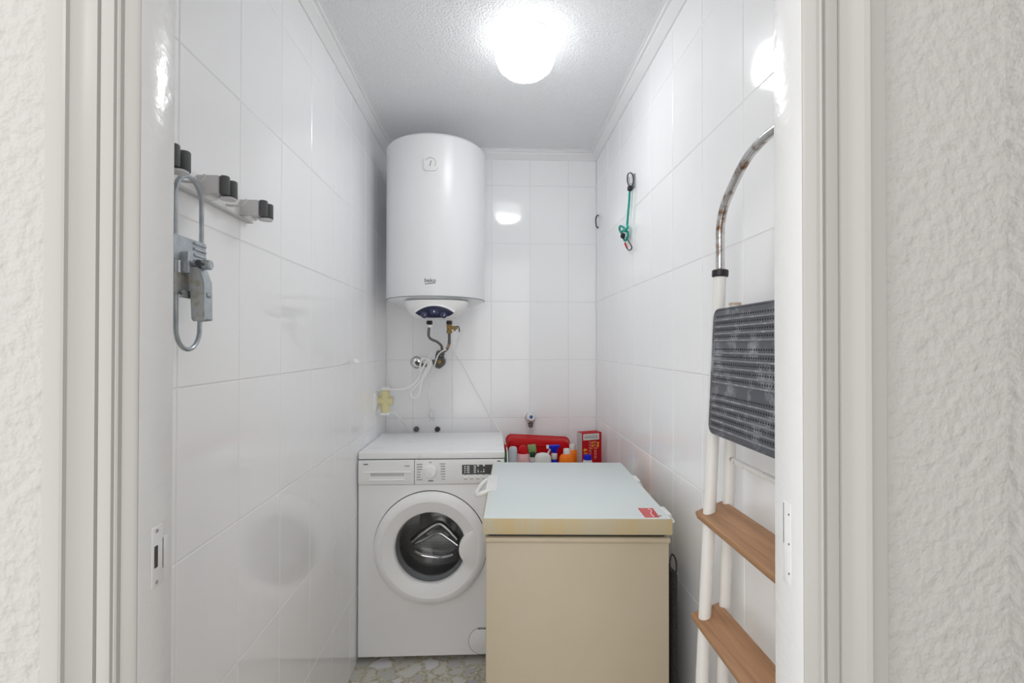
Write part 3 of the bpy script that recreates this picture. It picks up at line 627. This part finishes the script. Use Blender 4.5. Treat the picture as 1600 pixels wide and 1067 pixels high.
# sticker on the lid
def LP(px, py):
    q = WM[t].inverted() @ P(px, py, Z=FH); return (q.x, q.y)
st = L('sticker', prism(NB(), [LP(996.5, 794), LP(1020, 794), LP(1031, 808.5), LP(1008, 808.5)], Matrix.Translation((0, 0, FH)), .0005), 'redsticker', fl_)
for i in range(4):
    yy = 796.5+i*3.1; xx = 998.5+i*2.35
    L('print_mark', prism(NB(), [LP(xx+1.5, yy), LP(xx+15, yy), LP(xx+15.6, yy+.9), LP(xx+2.1, yy+.9)], Matrix.Translation((0, 0, FH+.0004)), .0003), 'pinkprint', st)
L('print_mark', tube(NB(), [(*LP(1013, 795.5), FH+.0006), (*LP(1018, 798), FH+.0006), (*LP(1017, 802), FH+.0006), (*LP(1022, 808), FH+.0006)], .0012, 6), 'whiteplastic', st)
L('print_mark', prism(NB(), [LP(1021, 803), LP(1031, 803.5), LP(1035, 807.5), LP(1025, 807.5)], Matrix.Translation((0, 0, FH)), .0004), 'palewhite', fl_)
L('print_mark', prism(NB(), [LP(1026, 805), LP(1033, 805.2), LP(1034.5, 806.8), LP(1028, 806.8)], Matrix.Translation((0, 0, FH+.0003)), .0004), 'midgrey', fl_)
for fx in (-a+.05, a-.05):
    for fy in (-b+.05, b-.05): L('foot', cyl(NB(), (fx, fy, 0), (fx, fy, .021), .015, 12), 'black', t)
# dark flat bag in the gap beside the freezer
g0 = P(1060, 896, Y=1.22)
t = thing('flat_bag', 'black speckled flat fabric bag with a cord loop between freezer and right wall', 'bag', (.486, 1.42, 0))
obj('fabric', box(NB(), (g0.x-.016, 1.22, 0), (g0.x, 1.40, g0.z), .008, 3), M['mattress'], t)
obj('cord_loop', tube(NB(), [P(1047, 893, Y=1.235), P(1047, 876, Y=1.235), P(1050, 866, Y=1.235), P(1055, 872, Y=1.235), P(1057, 884, Y=1.235), P(1056, 898, Y=1.235)], .0022, 8), M['black'], t)
# ------------------------------------------------------------------ stand behind the freezer, tub, bottles, carton
t = thing('storage_stand', 'low white stand behind the freezer carrying the tub and bottles', 'stand', (.29, 2.28, 0))
SZ = .60
obj('top', box(NB(), (.062, 2.09, SZ-.02), (.530, 2.44, SZ), .002), M['whiteplastic'], t)
for fx in (.066, .500):
    for fy in (2.095, 2.41): obj('leg', box(NB(), (fx, fy, 0), (fx+.026, fy+.026, SZ-.02), .002), M['whiteplastic'], t)
obj('shelf', box(NB(), (.066, 2.095, .2), (.526, 2.436, .218), .002), M['whiteplastic'], t)
# red tub standing on edge against the wall, its base to the room
ca, cb = P(790, 680, Y=2.34), P(891, 690, Y=2.34)
tw = cb.x-ca.x; tc_ = V(((ca.x+cb.x)/2, 2.35, (ca.z+cb.z)/2-.115))
t = thing('plastic_tub', 'red plastic tub standing on edge against the back wall', 'tub', (tc_.x, 2.36, SZ))
rot = Matrix.Rotation(math.radians(3.2), 4, 'Y')
bm = NB(); rings = []
for w_, h_, y in ((tw*.90, .205, -.020), (tw*.95, .216, -.017), (tw*.965, .220, -.008), (tw, .232, .050), (tw+.006, .238, .052), (tw+.006, .238, .058), (tw-.006, .226, .058), (tw*.96, .214, -.004), (tw*.9, .2, -.013)):
    rings.append([bm.verts.new(tc_+(rot @ V((p[0], y, p[1])))) for p in rrect(w_, h_, .030, 6)])
for A, B in zip(rings, rings[1:]):
    for k in range(len(A)): bm.faces.new((A[k], A[(k+1) % len(A)], B[(k+1) % len(A)], B[k]))
bm.faces.new(rings[0]); bm.faces.new(rings[-1])
mz = min(v.co.z for v in bm.verts)
for v in bm.verts:
    if v.co.z < SZ+.001: v.co.z = SZ+.001
obj('shell', bm, M['red'], t, sharp=50)
obj('foot_ridge', tube(NB(), [tc_+(rot @ V((x, -.020, .082))) for x in (-tw*.36, 0, tw*.36)], .004, 8), M['red'], t)
def bottle(name, label, px, y, ztop, prof, body, cap, capprof, sy=.8, cat='bottle'):
    """prof/capprof: (radius, height from the stand top)."""
    x = P(px, 715, Y=y).x
    t = thing(name, label, cat, (x, y, SZ))
    obj('body', lathe(NB(), prof, (x, y, SZ), n=28, sx=sy), M[body], t, sharp=50)
    if cap: obj('cap', lathe(NB(), capprof, (x, y, SZ), n=24, sx=min(1, sy*1.1)), M[cap], t, sharp=40)
    return t, x
def zz(py, y): return P(800, py, Y=y).z-SZ
def sc(y): return y/FPX
# pale blue slab bottle
y = 2.20; h = zz(697.5, y)
bottle('shampoo_bottle', 'pale blue-grey flat-topped bottle at the left end of the row', 801.5, y, h, [(.018, 0), (.020, .004), (.020, h-.018), (.0185, h-.008), (.013, h-.001), (0, h)], 'paleblue', None, None)
y = 2.21; h0 = zz(712, y); h1 = zz(696, y)
bottle('soap_bottle', 'clear pinkish bottle with a fat red screw cap', 817, y, h1, [(.030, 0), (.032, .005), (.032, h0-.02), (.029, h0+.004), (.018, h0+.016), (0, h0+.016)], 'pinkbottle', 'red', [(.0205, h0-.004), (.0225, h0+.006), (.022, h0+.026), (.0185, h1-.009), (.012, h1-.002), (0, h1)], 1)
# green carton-capped bottle
y = 2.25; h0 = zz(706, y); h1 = zz(695, y)
t, x = bottle('cleaner_bottle', 'white bottle with green square cap beside the red-capped one', 831, y, h1, [(.019, 0), (.021, .004), (.021, h0-.035), (.017, h0-.02), (.009, h0-.004), (0, h0-.004)], 'palewhite', None, None)
obj('cap', box(NB(), (x-.021, y-.012, SZ+h0-.006), (x+.018, y+.014, SZ+h1), .004, 2, rotabout((x, y, SZ+h1), -.12, 'Y')), M['lightgreen'], t)
obj('neck', box(NB(), (x-.010, y-.016, SZ+h0-.024), (x+.016, y+.010, SZ+h0+.002), .004), M['darkgreen'], t)
obj('label_patch', lathe(NB(), [(.0215, h0-.075), (.0215, h0-.045)], (x, y, SZ), n=24, sx=.8), M['bluecap'], t)
# low white dome-shouldered bottle
y = 2.19; h = zz(707.5, y)
bottle('detergent_bottle', 'off-white bottle with a low domed shoulder in front of the tub', 848, y, h, [(.036, 0), (.039, .006), (.039, h-.034), (.036, h-.016), (.028, h-.005), (.014, h-.001), (0, h)], 'palewhite', None, None, .6)
# blue trigger spray
y = 2.245; x = P(866, 715, Y=y).x; t = thing('spray_bottle', 'trigger spray bottle with a bright blue head and white nozzle', 'bottle', (x, y, SZ))
hn = zz(708, y); ht = zz(695.5, y)
obj('body', lathe(NB(), [(.026, 0), (.028, .005), (.028, hn-.075), (.020, hn-.045), (.012, hn-.025), (0, hn-.025)], (x, y, SZ), n=28, sx=.75), M['bluecap'], t)
obj('collar', lathe(NB(), [(.0125, hn-.030), (.0145, hn-.027), (.0145, hn-.004), (.012, hn)], (x, y, SZ), n=24), M['palewhite'], t)
obj('head', prism(NB(), [(-.026, ht-hn-.002), (-.026, ht-hn-.014), (-.016, ht-hn-.018), (-.012, .002), (.012, .0), (.014, ht-hn-.020), (.028, ht-hn-.004), (.026, ht-hn)], facing_y((x, y+.010, SZ+hn)), .020, .003), M['bluecap'], t)
obj('nozzle', box(NB(), (x-.038, y-.008, SZ+ht-.017), (x-.026, y+.008, SZ+ht-.001), .002), M['palewhite'], t)
obj('trigger', tube(NB(), [(x-.020, y, SZ+ht-.018), (x-.024, y, SZ+ht-.030), (x-.033, y, SZ+ht-.045)], .005, 8), M['palewhite'], t)
# orange bottles
for px, y, top, neck, lab in ((885.5, 2.19, 701.5, 709.5, 'squat orange bottle with white cap, nearest the camera of the two'), (894.5, 2.275, 694.5, 703, 'taller orange bottle with white cap, behind the other orange one')):
    h0 = zz(neck, y); h1 = zz(top, y)
    bottle('orange_bottle', lab, px, y, h1, [(.033, 0), (.035, .006), (.0355, h0-.034), (.034, h0-.016), (.027, h0-.005), (.014, h0+.001), (0, h0+.001)], 'orange', 'palewhite', [(.0155, h0-.002), (.016, h0+.003), (.0155, h1-.003), (.013, h1), (0, h1)], .8)
y = 2.16; h0 = zz(719, y); h1 = zz(711.5, y)
bottle('small_bottle', 'small white bottle with a blue cap in front of the red carton', 918, y, h1, [(.020, 0), (.022, .004), (.022, h0-.014), (.019, h0), (0, h0)], 'palewhite', 'bluecap', [(.0175, h0-.001), (.018, h0+.004), (.0175, h1-.004), (.015, h1), (0, h1)], 1)
# green pack between machine and tub
y = 2.27; x = P(790.5, 715, Y=y).x; h = zz(702, y)
t = thing('green_packet', 'dark green packet with red top squeezed beside the washing machine', 'packet', (x, y, SZ))
obj('wrapper', box(NB(), (x-.010, y-.03, SZ), (x+.008, y+.03, SZ+h), .004), M['green'], t)
obj('top_fold', box(NB(), (x-.009, y-.028, SZ+h-.003), (x+.006, y+.028, SZ+h+.022), .003), M['boxred'], t)
# red carton
ba, bb = P(909.5, 677, Y=2.20), P(940.5, 677, Y=2.20); bt = ba.z
t = thing('red_carton', 'tall red carton with white window and yellow print by the right wall', 'carton', (ba.x, 2.20, SZ))
t.rotation_euler.z = math.radians(17)      # turned about its front left edge
obj('box', box(NB(), (ba.x, 2.20, SZ), (bb.x+.010, 2.252, bt), .0012, 1), M['boxred'], t)
obj('side_panel', box(NB(), (ba.x-.0008, 2.2012, SZ+.001), (ba.x, 2.251, bt-.001)), M['boxgrey'], t)
def bmk(a_, b_, py0, py1, m_, dy_=.0006):
    p, q = P(a_, py0, Y=2.20), P(b_, py1, Y=2.20)
    return obj('print_mark', box(NB(), (p.x, 2.20-dy_, q.z), (q.x, 2.2005, p.z)), M[m_], t)
bmk(911.5, 939.3, 678.5, 688, 'palewhite'); bmk(913, 937.5, 680, 686.5, 'boxgrey', .0009); bmk(913.5, 937, 683.4, 684.4, 'midgrey', .0012)
cx_ = P(915, 706, Y=2.20)
tmx = textmesh('61', .030); tmx.transform(basis((cx_.x, 2.1994, cx_.z), (0, 0, -1), (1, 0, 0), (0, -1, 0))); obj('number_print', tmx, M['yellowprint'], t)
for a_, p0, p1, m_ in ((921.5, 690, 712, 'pinkprint'), (924.0, 691, 711, 'pinkprint'), (926.6, 691, 702, 'yellowprint'), (928.6, 691, 700, 'yellowprint'), (931.0, 690, 719, 'pinkprint'), (933.4, 691, 718, 'pinkprint'), (936.0, 692, 702, 'yellowprint'), (937.6, 692, 701, 'yellowprint')):
    k = p0
    while k < p1: bmk(a_, a_+1.2, k, min(k+random.uniform(2, 4), p1), m_); k += 4.6
# ------------------------------------------------------------------ ladder
t = thing('step_ladder', 'folded white step ladder with wooden steps leaning on the right wall', 'ladder', (.43, .79, 0))
YA, YN = .98, .60
SX = lambda z: .4105+.048*z      # front stile line
RX = lambda z: .4670+.0365*z     # rear leg line
for i, yy in enumerate((YA, YN)):
    s = obj('front_stile', tube(NB(), [(SX(0), yy, 0), (SX(1.42), yy, 1.42)], .0125, 16, 0), M['ladderpaint'], t)
    obj('collar', cyl(NB(), (SX(1.42), yy, 1.418), (SX(1.43), yy, 1.433), .0165, 20, .002), M['black'], s)
    r_ = obj('rear_leg', tube(NB(), [(RX(0), yy+(.012 if i == 0 else -.0), 0), (RX(1.36), yy+(.012 if i == 0 else -.0), 1.36)], .0115, 14, 0), M['ladderpaint'], t)
    obj('rear_cap', cyl(NB(), (RX(1.36), yy+(.012 if i == 0 else 0), 1.36), (RX(1.36), yy+(.012 if i == 0 else 0), 1.365), .0125, 14), M['tancap'], r_)
hxx = SX(1.43)
hpts = [(hxx, .98, 1.425), (hxx, .98, 1.47), (hxx, .978, 1.525), (hxx-.001, .958, 1.563), (hxx-.002, .915, 1.598), (hxx-.002, .873, 1.624), (hxx-.002, .83, 1.636), (hxx-.002, .79, 1.639)]
hpts = hpts+[(x, 1.58-y, z) for x, y, z in hpts[-2::-1]]
obj('handrail', tube(NB(), hpts, .0088, 14, 6), M['handlechrome'], t, sharp=60)
for z in (.918, .700, .482, .264):
    ang = math.radians(-20)
    xf = SX(z)-.0205
    bm = NB(); pr = [(0, -.004), (.0015, -.0005), (.005, 0), (.067, 0), (.069, -.002), (.069, -.018), (.067, -.020), (.006, -.020), (.002, -.0185), (0, -.015)]
    mm = Matrix.Translation((xf, 0, z)) @ Matrix.Rotation(ang, 4, 'Y')
    A = [bm.verts.new(mm @ V((u, 1.004, v))) for u, v in pr]; B = [bm.verts.new(mm @ V((u, .578, v))) for u, v in pr]
    for k in range(len(pr)): bm.faces.new((A[k], A[(k+1) % len(pr)], B[(k+1) % len(pr)], B[k]))
    bm.faces.new(A); bm.faces.new(B)
    obj('step', bm, M['wood'], t, sharp=30)
obj('cross_bar', tube(NB(), [(.504, .985, 1.033), (.504, .60, 1.033)], .006, 10, 0), M['ladderrust'], t)
# rubber-topped platform folded upright
pz0, pz1 = 1.098, 1.346; py0, py1 = .628, .948
pcz = (pz0+pz1)/2; pmx = basis((SX(pcz)-.0145, (py0+py1)/2, pcz), (0, -1, 0), V((.048, 0, 1)).normalized(), V((-1, 0, .048)).normalized())
pf = obj('platform', prism(NB(), rrect(py1-py0, pz1-pz0, .018), pmx, .010, .003), M['rubbermat'], t)
rows = [-.105, -.0905, -.076, -.0615, -.047, -.015, -.0005, .014, .0285, .043, .067, .0805, .094, .1075]
bm = NB()
for v in rows:
    obj('rubber_rib', box(NB(), (-(py1-py0)/2+.008, v-.0078, .009), ((py1-py0)/2-.008, v-.0045, .0125), .0008, 1, pmx), M['rubberlight'], pf)
    k = -(py1-py0)/2+.012
    while k < (py1-py0)/2-.010:
        box(bm, (k, v-.0005, .0099), (k+.0030, v+.0030, .0104), 0, 1, pmx); k += .0074
obj('rubber_pits', bm, M['rubberhole'], pf, kind='stuff')
bm = NB(); e_ = rrect(py1-py0-.002, pz1-pz0-.002, .017)
obj('edge_bead', tube(bm, [pmx @ V((p[0], p[1], .0095)) for p in e_], .002, 6, 0, True), M['rubbermat'], pf)
# ------------------------------------------------------------------ rail with tool grips on the left wall
RZ = 1.545
rx = XL
t = thing('tool_rail', 'white wall rail with three grey roller grips and small hooks', 'rail', (XL, .88, RZ))
obj('backplate', box(NB(), (XL, .70, RZ), (XL+.006, 1.072, RZ+.042), .0015), M['whiteplastic'], t)
obj('lower_lip', box(NB(), (XL, .70, RZ-.003), (XL+.013, 1.072, RZ+.001), .001), M['lightgrey'], t)
for gy in (.765, .905, 1.052):
    g_ = obj('grip', box(NB(), (XL+.004, gy-.024, RZ+.004), (XL+.044, gy+.010, RZ+.038), .002), M['lightgrey'], t)
    obj('grip_lug', box(NB(), (XL+.008, gy-.020, RZ-.001), (XL+.028, gy+.006, RZ+.008), .002), M['whiteplastic'], g_)
    obj('roller_tray', lathe(NB(), [(.014, 0), (.0145, .0025), (.012, .004)], (XL+.049, gy-.001, RZ-.001), n=24), M['lightgrey'], g_)
    for dy_ in (-.015, .013):
        rl = obj('roller', lathe(NB(), [(.0072, 0), (.0084, .002), (.0084, .032), (.0072, .034), (0, .034)], (XL+.0510+(-.001 if dy_ > 0 else 0), gy+dy_, RZ+.004), n=20), M['darkgreyrubber'], g_)
for hy in (.838, .978):
    obj('hook', tube(NB(), [(XL+.005, hy, RZ+.012), (XL+.018, hy, RZ+.010), (XL+.036, hy+.002, RZ+.012), (XL+.044, hy+.004, RZ+.024)], .0026, 8), M['lightgrey'], t)
# galvanised wire clamp hanging from the first hook
cxp = XL+.030
lt = RZ+.0085
t = thing('wire_clamp', 'galvanised wire loop clamp with plates and lever hanging from the rail hook', 'clamp', (cxp, .836, 1.27))
ya, yb_ = .786, .856
zt_, zb2 = lt+.004, P(287, 546, X=cxp).z
ym = (ya+yb_)/2; rr = (yb_-ya)/2
pts = [V((cxp, ym+rr*math.cos(a), zt_-rr*1.15+rr*1.15*math.sin(a))) for a in [math.pi*k/12 for k in range(13)]]
pts += [V((cxp, ya, zt_-.12)), V((cxp, ya+.002, zt_-.20))]
pts += [V((cxp, ym+(rr-.004)*math.cos(a), zb2+rr+rr*math.sin(a))) for a in [math.pi+math.pi*k/12 for k in range(13)]]
pts += [V((cxp, yb_-.003, zt_-.20)), V((cxp, yb_, zt_-.12))]
obj('wire_loop', tube(NB(), pts, .0038, 10, 2, True), M['galv'], t)
pa = P(269, 366, X=cxp+.004); pb = P(316, 408, X=cxp+.004)
up_ = obj('upper_plate', prism(NB(), rrect(.084, .040, .003), facing_x((cxp+.003, ym-.002, 1.432)), .002), M['galv'], t)
for dz in (-.010, .0, .010): obj('pressed_rib', tube(NB(), [(cxp+.0055, ym+.005, 1.434+dz+.003), (cxp+.0055, ym+.038, 1.434+dz+.002)], .0022, 8, 0), M['galv'], up_)
lp = obj('lower_plate', prism(NB(), rrect(.074, .036, .003), facing_x((cxp+.003, ym-.004, 1.374)), .002), M['wornsteel'], t)
# pivot bracket, pin, lever
q0 = P(296, 411, X=cxp+.012)
pv = obj('pivot_bracket', box(NB(), (cxp+.003, q0.y-.010, q0.z-.018), (cxp+.016, q0.y+.006, q0.z+.018), .002), M['galv'], t)
obj('pivot_sleeve', cyl(NB(), (cxp+.008, q0.y+.012, q0.z), (cxp+.040, q0.y+.014, q0.z-.001), .0085, 16, .002), M['galv'], pv)
obj('pivot_bolt', lathe(NB(), [(.006, 0), (.0055, .003), (0, .004)], (cxp+.026, q0.y+.0025, q0.z), (0, -1, 0), 12), M['darksteel'], pv)
lx0, lx1 = cxp+.014, cxp+.046
lz1 = q0.z-.006; lz0 = P(312, 500, X=cxp+.03).z
lv = NB()
ly = q0.y+.004
pro = [(0, lz1), (.010, lz1), (.018, lz1-.022), (.021, lz1-.055), (.022, lz0), (.004, lz0-.002), (.001, lz0+.002), (-.002, lz1-.03)]
for dyy, w_ in ((0, .003), (.020, .003)):
    prism(lv, [(p[0], p[1]) for p in pro], basis((lx0, ly+dyy, 0), (1, 0, 0), (0, 0, 1), (0, -1, 0)), w_)
lev = obj('lever', lv, M['wornsteel'], t)
obj('lever_spine', prism(NB(), [(p[0]*.75+.0095, p[1]) for p in ((.004, lz1-.002), (.015, lz1-.024), (.0165, lz0+.002), (.012, lz0+.002), (.010, lz1-.022), (0, lz1-.002))], basis((lx0, ly+.020, 0), (1, 0, 0), (0, 0, 1), (0, -1, 0)), .022), M['galv'], lev)
obj('lever_bolt', lathe(NB(), [(.005, 0), (.0055, .002), (.003, .005), (0, .005)], (lx0+.0205, ly+.010, lz1-.045), (1, 0, 0), 12), M['galv'], lev)
fz = P(290, 460, X=cxp+.01).z
obj('fork_tab', prism(NB(), [(-.012, -.006), (.012, -.006), (.012, .006), (-.006, .007), (-.010, .004), (-.006, .0), (-.012, -.002)], basis((cxp+.008, q0.y-.006, fz), (0, 1, 0), (0, 0, 1), (1, 0, 0)), .002), M['galv'], t)
# ------------------------------------------------------------------ bungee on the right wall
bx = XR-.012
hk = P(991, 283, X=XR)
tag(obj('wall_hook', prism(NB(), rrect(.030, .052, .004), facing_mx((XR, hk.y, hk.z)), .004, .0015), M['galv']), 'small galvanised hook plate holding the teal cord on the right wall', 'hook')
o_ = bpy.data.objects['wall_hook']
obj('peg', tube(NB(), [(XR-.003, hk.y, hk.z-.010), (XR-.018, hk.y+.002, hk.z-.008), (XR-.020, hk.y+.002, hk.z+.016)], .0028, 8), M['galv'], o_)
t = thing('bungee_cord', 'teal elastic cord with wire hooks hanging on the right wall', 'cord', P(980, 388, X=bx))
B_ = lambda x, y: P(x, y, X=bx)
obj('top_hook', tube(NB(), [B_(983, 291), B_(980.5, 283), B_(981, 273), B_(985, 270), B_(989, 274), B_(990, 284), B_(987, 292)], .0027, 8), M['darksteel'], t)
obj('top_ferrule', lathe(NB(), [(.006, -.010), (.010, -.005), (.010, .006), (.006, .011)], B_(984.3, 294.5), n=16), M['black'], t)
obj('cord', tube(NB(), [B_(984, 298), B_(983, 315), B_(981.5, 333), B_(980, 352)], .0042, 10), M['teal'], t)
obj('knot', tube(NB(), [B_(980, 350), B_(983, 356)+V((-.006, 0, 0)), B_(979, 361)+V((-.009, 0, 0)), B_(976, 357), B_(971, 353)+V((-.004, 0, 0)), B_(968, 358), B_(971, 364), B_(976, 360)+V((-.006, 0, 0)), B_(981, 363), B_(980, 372), B_(976, 376), B_(974, 370)], .0042, 10, 5), M['teal'], t)
obj('bottom_ferrule', lathe(NB(), [(.005, -.010), (.0095, -.005), (.0095, .006), (.005, .011)], B_(975.5, 368.5)+V((-.006, 0, 0)), (0, -.5, 1), 16), M['black'], t)
bh = obj('bottom_hook', tube(NB(), [B_(978, 371), B_(983, 378), B_(987, 386), B_(984.5, 391), B_(980.5, 389), B_(978, 384)], .0024, 8), M['darksteel'], t)
obj('red_tip', tube(NB(), [B_(979.3, 386.5), B_(976.5, 380)], .0034, 8, 0), M['red'], bh)
# bent dark hook stub in the right wall by the corner
hq = P(935.5, 345, X=XR)
tag(obj('hook_stub', tube(NB(), [(XR+.002, hq.y+.004, hq.z+.030), (XR-.010, hq.y+.006, hq.z+.024), (XR-.014, hq.y+.004, hq.z), (XR-.010, hq.y+.008, hq.z-.026), (XR+.001, hq.y+.01, hq.z-.034)], .0036, 8), M['darksteel']), 'small dark bent stub on the right wall beside the back corner', 'hook')
